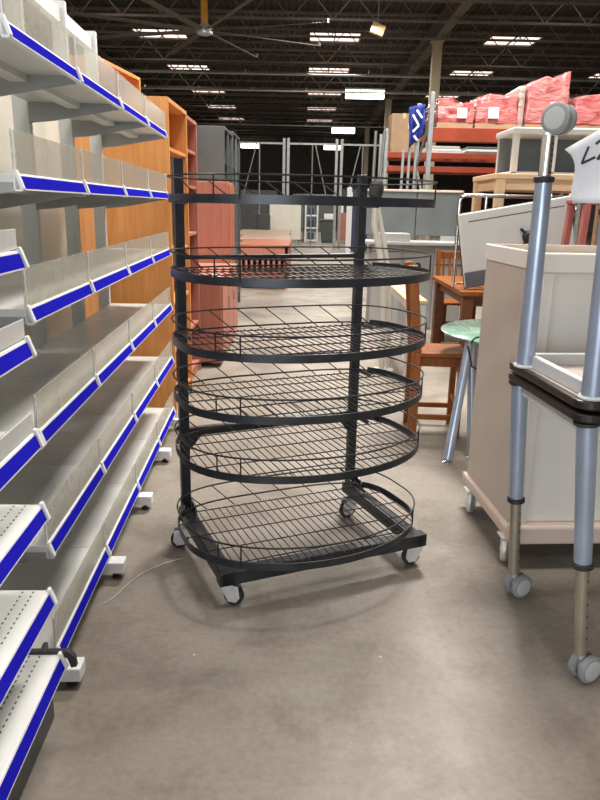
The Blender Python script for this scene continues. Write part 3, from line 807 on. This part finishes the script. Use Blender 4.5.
def load(label, x0, x1, y0, y1, z0, hL, hR, red, lab=None, grey=False):
    t = thing('wrapped_pallet_load', label, 'pallet load', ((x0+x1)/2, (y0+y1)/2, z0), 0, 'film-wrapped red loads on the near rack')
    hx, hy = (x1-x0)/2, (y1-y0)/2
    p = MB()
    for yy in (-hy, -.04, hy-.08): p.box((-hx, yy, 0), (hx, yy+.08, .05))
    p.box((-hx, -hy, .05), (hx, hy, .07)); p.build('pallet', CARDB, t)
    b = MB(); nx, nz = 10, 6
    rnd = random.Random(int(x0*100))
    # crinkled block: front/back/side/top sheets from a displaced grid
    def P(i, j, k):
        u, v, w = i/nx, j/4, k/nz
        h = (hL+(hR-hL)*u)
        x = -hx+2*hx*u; y = -hy+2*hy*v; z = .07+(h-.07)*w
        q = .022
        sh_ = 1-.05*w*w
        x *= sh_; y *= sh_
        if k == nz: z -= .035*rnd.random()+.02*math.cos(u*9+v*5)
        if i in (0, nx): x += q*(rnd.random()-.5)
        if j in (0, 4): y += q*1.5*(rnd.random()-.5)
        return (x, y, z)
    V = {}
    for i in range(nx+1):
        for j in range(5):
            for k in range(nz+1):
                if i in (0, nx) or j in (0, 4) or k in (0, nz): V[i, j, k] = b.bm.verts.new(P(i, j, k))
    for i in range(nx):
        for k in range(nz):
            for j in (0, 4): b.bm.faces.new((V[i, j, k], V[i+1, j, k], V[i+1, j, k+1], V[i, j, k+1]))
        for j in range(4):
            for k in (0, nz): b.bm.faces.new((V[i, j, k], V[i+1, j, k], V[i+1, j+1, k], V[i, j+1, k]))
    for j in range(4):
        for k in range(nz):
            for i in (0, nx): b.bm.faces.new((V[i, j, k], V[i, j+1, k], V[i, j+1, k+1], V[i, j, k+1]))
    b.build('wrapped_goods', red, t, .02, smooth=True)
    if lab:
        lx, lz, lw, lh = lab
        MB().box((lx-lw/2, -hy-.03, lz-lh/2), (lx+lw/2, -hy-.018, lz+lh/2)).build('paper_label', PAPER, t)
    return t
RED1 = mat_wrap('film_over_red', (.38, .035, .03)); RED2 = mat_wrap('film_over_crimson', (.40, .045, .05)); PINKW = mat_wrap('film_over_pink', (.42, .10, .10)); GREYW = mat_wrap('film_over_grey', (.35, .32, .28))
load('leftmost wrapped red load, low with a rounded top and white label', 1.78, 2.27, 10.05, 11.0, 2.562, .41, .34, RED1, (.08, .19, .13, .13))
load('second wrapped red load, middle height, white label low on its front', 2.30, 2.86, 10.05, 11.0, 2.562, .42, .47, RED2, (-.05, .20, .14, .14))
load('tallest wrapped red load on the rack, behind the upturned caster', 2.98, 3.54, 10.05, 11.0, 2.562, .62, .74, PINKW, (.1, .28, .15, .14))
load('rightmost wrapped red load, half cut by the right edge of view', 3.64, 4.4, 10.05, 11.0, 2.562, .46, .50, RED2)
t = thing('wrapped_grey_stack', 'narrow grey film-wrapped stack just left of the tallest red load', 'pallet load', (2.92, 10.5, 2.562))
MB().box((-.045, -.4, .0), (.045, .4, .56)).build('wrapped_goods', GREYW, t, .03)
t = thing('cardboard_box', 'large brown cardboard box on the far orange rack', 'box', (1.82, 13.95, 2.50))
MB().box((-.23, -.25, 0), (.23, .25, .68)).build('carton', CARDB, t, .01)
MB().box((.08, -.256, .42), (.17, -.25, .52)).build('paper_label', PAPER, t)
MB().box((-.03, -.253, .60), (.03, .25, .685)).build('packing_tape', OAKL, t)
for k, (xa, xb, z, m_, lb) in enumerate(((2.25, 2.95, 2.50, GREYL, 'pale flat bundle on the far orange rack, left of two'), (3.0, 3.65, 2.50, GREYM, 'bluish flat bundle on the far orange rack, right of two'))):
    t = thing('flat_bundle', lb, 'bundle', ((xa+xb)/2, 14.0, z))
    h = (xb-xa)/2
    for q in range(3): MB().box((-h+.02*q, -.3, .045*q), (h-.03*q, .3, .045*q+.04)).build('layer', m_ if q != 1 else SHELFW, t, .01)
# leaning posts and a blue cloth tied round them
for k, (xa, dz) in enumerate(((1.36, 2.28), (1.45, 2.60), (1.54, 2.75))):
    o = MB().bar((xa, 10.3, 0), (xa+.02, 10.3, dz), .035, .035, (0, 1, 0)).build('loose_rack_post', GALV, None, .003)
    tag(o, ['shortest loose grey post', 'middle-height loose grey post', 'tallest loose grey post'][k]+' standing left of the near pallet rack', 'post', 'loose posts beside the near rack')
cl = MB().sheet([[(1.42+.22*i/10+.03*j/12*(1-i/10), 10.24+.03*math.sin(i*1.4+j*.5), 2.84+.04*i/10-.52*j/12*(1-.25*i/10)) for i in range(11)] for j in range(13)])
cl = cl.build('blue_cloth_bundle', BLUEC, None, smooth=True, solid=.012)
tag(cl, 'blue cloth with white marks tied to the loose posts beside the rack', 'cloth')
wm = MB()
for a, b in (((1.47, 2.74), (1.56, 2.60)), ((1.56, 2.60), (1.48, 2.52)), ((1.52, 2.80), (1.60, 2.70)), ((1.50, 2.47), (1.55, 2.41))):
    wm.bar((a[0], 10.195, a[1]), (b[0], 10.195, b[1]), .006, .028, (1, 0, 0))
wm.build('white_mark', PAPER, cl)

# ------------------------------------------------------------------ left wood and steel furniture
def bookcase(label, x_back, x_front, y0, y1, h, wood, shelves, name='bookcase', th=.028, rz=0, cat='bookcase'):
    """open front faces +x (the aisle)"""
    cx, cy = (x_back+x_front)/2, (y0+y1)/2
    t = thing(name, label, cat, (cx, cy, 0), rz)
    hx, hy = (x_front-x_back)/2, (y1-y0)/2
    for s_ in (-1, 1):
        MB().box((-hx, s_*hy-(th if s_ > 0 else 0), 0), (hx, s_*hy+(th if s_ < 0 else 0), h)).build('side_panel', wood, t, .003)
    MB().box((-hx, -hy+th, h-th), (hx, hy-th, h)).build('top_panel', wood, t, .002)
    MB().box((-hx, -hy+th, 0), (-hx+.01, hy-th, h-th)).build('back_panel', wood, t)
    for z in shelves:
        MB().box((-hx+.01, -hy+th, z), (hx-.01, hy-th, z+.025)).build('shelf', wood, t, .002)
    MB().box((hx-.04, -hy+th, 0), (hx-.02, hy-th, .08)).build('plinth', wood, t)
    return t
bookcase('tall honey-coloured bookcase closing the end of the shelving run', -1.50, -.905, 4.86, 5.62, 2.17, OAK, (.08, .45, .80, 1.16, 1.52, 1.84))
bookcase('reddish tall bookcase next to the honey-coloured one', -1.40, -.935, 5.66, 6.32, 2.17, REDW, (.08, .45, .85, 1.24, 1.62, 1.90))
bookcase('taller wooden bookcase behind the shelving run, only its top corner showing', -2.0, -1.54, 5.75, 6.72, 2.57, OAK, (.1, .6, 1.1, 1.6, 2.05), rz=R(-7))
# low red cabinet
t = thing('low_red_cabinet', 'low red wooden drawer cabinet standing on the aisle floor before the bookcases', 'cabinet', (-1.05, 7.35, 0), R(1))
MB().box((-.3, -.93, .04), (.28, .93, .80)).build('body', REDW, t, .006)
MB().box((-.31, -.94, .80), (.29, .94, .83)).build('top_panel', REDW, t, .006)
for k in range(3):
    y0 = -.9+k*.61
    dr = MB().box((.28, y0, .08), (.295, y0+.58, .77)).build('door', REDW, t, .004)
    MB().tube([(.31, y0+.5, .5), (.31, y0+.5, .62)], .008, 8).build('handle', GALV, dr)
tag(MB().box((-.90, 6.62, .8305), (-.80, 6.92, .834)).build('paper_slip', PAPER, None), 'white paper slip lying on top of the low red cabinet', 'paper')
# wardrobe
t = thing('red_wardrobe', 'pinkish red wooden wardrobe standing in front of the dark grey cabinets', 'wardrobe', (-1.12, 8.62, 0))
MB().box((-.3, -.32, .0), (.24, .30, 1.75)).build('body', REDW, t, .006)
for y0 in (-.30, .0):
    dr = MB().box((.24, y0, .05), (.258, y0+.28, 1.72)).build('door', MAHO, t, .003)
    MB().tube([(.272, y0+.14, .85), (.272, y0+.14, 1.0)], .008, 8).build('handle', GALV, dr)
def steel_cab(label, y0, y1, xf, h):
    t = thing('steel_cabinet', label, 'cabinet', ((xf-.25), (y0+y1)/2, 0), 0, 'tall grey steel cabinets')
    hy = (y1-y0)/2
    for s_ in (-1, 1):
        MB().box((-.35, s_*hy-(.03 if s_ > 0 else 0), 0), (.25, s_*hy+(.03 if s_ < 0 else 0), h)).build('side_panel', GREYC, t, .01)
    MB().box((-.35, -hy+.03, h-.03), (.25, hy-.03, h)).build('top_panel', GREYC, t)
    MB().box((-.35, -hy+.03, 0), (-.33, hy-.03, h-.03)).build('back_panel', GREYC, t)
    for z in (.1, .5, .9, 1.3, 1.65, 2.0):
        MB().box((-.33, -hy+.03, z), (.22, hy-.03, z+.03)).build('shelf', GREYC, t, .002)
    MB().box((.22, -.02, 0), (.25, .02, h)).build('door_edge', GREYM if 'second' in label else GREYC, t, .003)
    return t
steel_cab('nearer tall dark grey steel cabinet with open front behind the red wardrobe', 8.98, 9.98, -.99, 2.42)
steel_cab('second tall grey steel cabinet, farther along the aisle', 10.02, 11.05, -.985, 2.46)

# mahogany desks down the aisle
def desk(label, x0, x1, y0, y1, z, slats):
    t = thing('mahogany_desk', label, 'desk', ((x0+x1)/2, (y0+y1)/2, 0), 0, 'desks in a row down the aisle')
    hx, hy = (x1-x0)/2, (y1-y0)/2
    MB().box((-hx-.02, -hy-.02, z-.04), (hx+.02, hy+.02, z)).build('desktop', MAHO if slats else BOARD, t, .006)
    MB().box((-hx, -hy, z-.20), (hx, -hy+.03, z-.04)).build('front_rail', REDW, t, .003)
    MB().box((-hx, -hy, .08), (hx, -hy+.03, .30)).build('lower_rail', REDW, t, .003)
    if slats:
        for k in range(9):
            xx = -hx+.05+k*(2*hx-.1)/8
            MB().box((xx-.022, -hy, .30), (xx+.022, -hy+.025, z-.20)).build('slat', REDW, t)
    for sx in (-1, 1):
        MB().box((sx*hx-.06 if sx > 0 else -hx, -hy, 0), (hx if sx > 0 else -hx+.06, hy, z-.04)).build('side_panel', REDW, t, .004)
    MB().box((-hx+.06, hy-.03, .1), (hx-.06, hy, z-.04)).build('back_panel', DARKW, t)
    return t
desk('nearest mahogany desk with slatted front in the aisle', -1.2, -.28, 12.95, 15.2, .80, True)
desk('pale-topped desk right behind the slatted mahogany desk', -1.5, -.32, 15.6, 18.4, .77, False)
desk('farthest desk of the row down the aisle', -1.9, -.40, 18.8, 22.5, .75, False)

# ------------------------------------------------------------------ far end of the aisle
def gate(label, x0, x1, y, h, diag):
    t = thing('steel_frame_rack', label, 'frame', (x0, y, 0), 0, 'bare steel frames at the far end')
    w = x1-x0
    for px in (0, w): MB().box((px-.05, -.05, 0), (px+.05, .05, h+.15)).build('frame_post', GALV, t, .006)
    MB().box((0, -.03, h-.06), (w, .03, h)).build('top_bar', GALV, t)
    MB().box((0, -.02, h*.42), (w, .02, h*.42+.05)).build('middle_bar', GALV, t)
    MB().tube([(w*.5, 0, 0), (w*.5, 0, h)], .025, 8).build('mid_post', GALV, t)
    MB().tube([(w*.55 if diag > 0 else w*.45, 0, h), (w*.85 if diag > 0 else w*.12, 0, h*.42)], .022, 8).build('diagonal_brace', GALV, t)
    return t
gate('bare steel frame on the left, above the far mahogany desks', -2.5, -.75, 26.0, 3.65, -1)
gate('middle bare steel frame, above the white shelf cart', -.60, 1.12, 26.0, 3.65, 1)
gate('bare steel frame on the right, near the white post', 1.30, 2.80, 26.0, 3.65, -1)
t = thing('white_panel_board', 'wide cream white panel standing behind the desks', 'panel', (-.65, 25.0, 0))
MB().box((-.55, -.02, .35), (.55, .02, 1.75)).build('board', WHITEB, t, .01)
for sx in (-.4, .4): MB().box((sx-.03, -.25, 0), (sx+.03, .25, .05)).box((sx-.03, -.03, .05), (sx+.03, .03, .36)).build('foot', GALV, t)
def far_cart(label, x, y, w, h, n, m_):
    t = thing('shelf_cart', label, 'cart', (x, y, 0), 0)
    for sx in (-1, 1):
        MB().box((sx*w/2-.03, -.25, 0), (sx*w/2+.03, .25, h)).build('side_frame', m_, t)
    for k in range(n+1):
        z = .1+k*(h-.14)/n
        MB().box((-w/2, -.25, z-.04), (w/2, .25, z+.02)).build('shelf', m_, t)
        if k < n: MB().box((-w/2+.1, -.2, z+.03), (w/2-.14, .2, z+(h-.14)/n*.6)).build('stored_bin', NAVY, t, .02)
    return t
far_cart('white open shelf cart at the far end of the aisle', .33, 30.5, .50, 1.68, 3, SHELFW)
far_cart('narrow dark wire shelf cart left of the white shelf cart', -.18, 30.6, .34, 1.6, 3, GREYC)
t = thing('trash_bin', 'dark green wheeled bin at the far end of the aisle', 'bin', (1.05, 30.6, 0))
MB().prism([(-.27, -.25, .08), (.27, -.25, .08), (.33, -.25, .92), (-.33, -.25, .92)], (0, .5, 0)).build('body', DGREEN, t, .02)
for sx in (-.2, .2): MB().lathe((sx-.02, .15, .05), (1, 0, 0), [(0, .05), (.04, .05)], 14).build('wheel', RUBBER, t)
MB().box((-.27, -.24, 0), (.27, -.16, .09)).build('front_foot', DGREEN, t)
MB().box((-.35, -.28, .92), (.35, .28, .98)).build('lid', GREYM, t, .015)
MB().box((-.18, -.2, .98), (.2, .2, 1.2)).build('paper_bundle', SHELFW, t, .01)
t = thing('red_wood_stand', 'small red-brown wooden stand with a white box on top, far away', 'cabinet', (1.68, 30.7, 0))
MB().box((-.24, -.25, .1), (.24, .25, 1.25)).build('body', REDW, t, .01)
MB().box((-.22, -.2, 1.25), (.0, .2, 1.7)).build('white_box', SHELFW, t, .01)
for sx in (-.2, .2): MB().lathe((sx, -.2, .05), (1, 0, 0), [(-.02, .05), (.02, .05)], 12).build('wheel', RUBBER, t)
t = thing('white_post', 'slim white post standing on the floor at the aisle end', 'post', (1.43, 22.8, 0))
MB().box((-.075, -.075, 0), (.075, .075, 2.1)).build('post', PAPER, t, .008)
MB().box((-.14, -.14, 0), (.14, .14, .03)).build('base_plate', GALV, t)
t = thing('navy_panel_unit', 'dark navy panel unit beside the white post', 'panel', (1.98, 25.2, 0))
MB().box((-.28, -.1, 0), (.28, .1, 1.95)).build('panel', NAVY, t, .01)
MB().box((-.36, -.12, 0), (-.29, .12, 2.0)).build('edge_frame', SHELFW, t, .006)
def office_chair(label, x, y, rz):
    t = thing('office_chair', label, 'chair', (x, y, 0), rz, 'dark office chairs behind the desks')
    MB().prism([(a, b, .46) for a, b in rounded_rect(-.25, .25, -.25, .25, .06)], (0, 0, .08)).build('seat', GREYC, t, .02)
    MB().box((-.23, .22, .62), (.23, .28, 1.2)).build('backrest', GREYC, t, .03)
    MB().tube([(0, .25, .45), (0, .26, .65)], .03, 8).build('back_stem', RUBBER, t)
    MB().tube([(0, 0, .1), (0, 0, .46)], .03, 10).build('gas_lift', RUBBER, t)
    for k in range(5):
        a = k*2*PI/5
        MB().bar((0, 0, .1), (.3*math.cos(a), .3*math.sin(a), .07), .05, .04).lathe((.3*math.cos(a), .3*math.sin(a), .035), (math.sin(a), -math.cos(a), 0), [(-.02, .035), (.02, .035)], 10).build('base_arm', RUBBER, t)
office_chair('dark office chair at left behind the row of desks', -2.25, 23.6, .3)
office_chair('dark office chair nearer the cream panel, behind the row of desks', -1.42, 23.9, -.3)
for k, (x, y, w, h, d, m_, lb) in enumerate(((-2.6, 40, 2.2, 2.3, .6, GREYC, 'dark storage cabinet against the gloom at the left far end'), (.6, 44, 2.6, 2.2, .7, GREYM, 'grey cabinet far behind the white shelf cart'), (3.2, 42, 2.0, 2.5, .7, GREYC, 'dark tall cabinet at the right far end of the aisle'))):
    t = thing('storage_cabinet', lb, 'cabinet', (x, y, 0))
    MB().box((-w/2, -d/2, 0), (w/2, d/2, h)).build('body', m_, t, .02)
    for s_ in (-1, 1):
        dr = MB().box((s_*w/4-w/4+.02, -d/2-.02, .1), (s_*w/4+w/4-.02, -d/2, h-.05)).build('door', m_, t, .006)
        MB().box((s_*.06-.01, -d/2-.04, h*.45), (s_*.06+.01, -d/2-.02, h*.55)).build('handle', GALV, dr)

# small tan box hung from the joists
t = thing('hanging_tan_box', 'small tan box hanging under the roof near the fan', 'box', (2.05, 22.4, 6.52))
MB().box((-.2, -.1, -.14), (.2, .1, .14), Matrix.Rotation(R(20), 4, 'Y')).build('carton', OAKL, t, .01)
MB().tube([(0, 0, .12), (0, 0, 1.02)], .01, 6).build('hook', GALV, t)

# string on the floor by the rack
pts = []
for k in range(30):
    q = k/29
    pts.append((-.50-.26*q+.015*math.sin(q*8), 2.72-.32*q+.05*math.sin(q*5), .004))
tag(MB().tube(pts, .0016, 5).build('floor_string', PAPER, None), 'thin pale string lying on the floor left of the black rack', 'string')
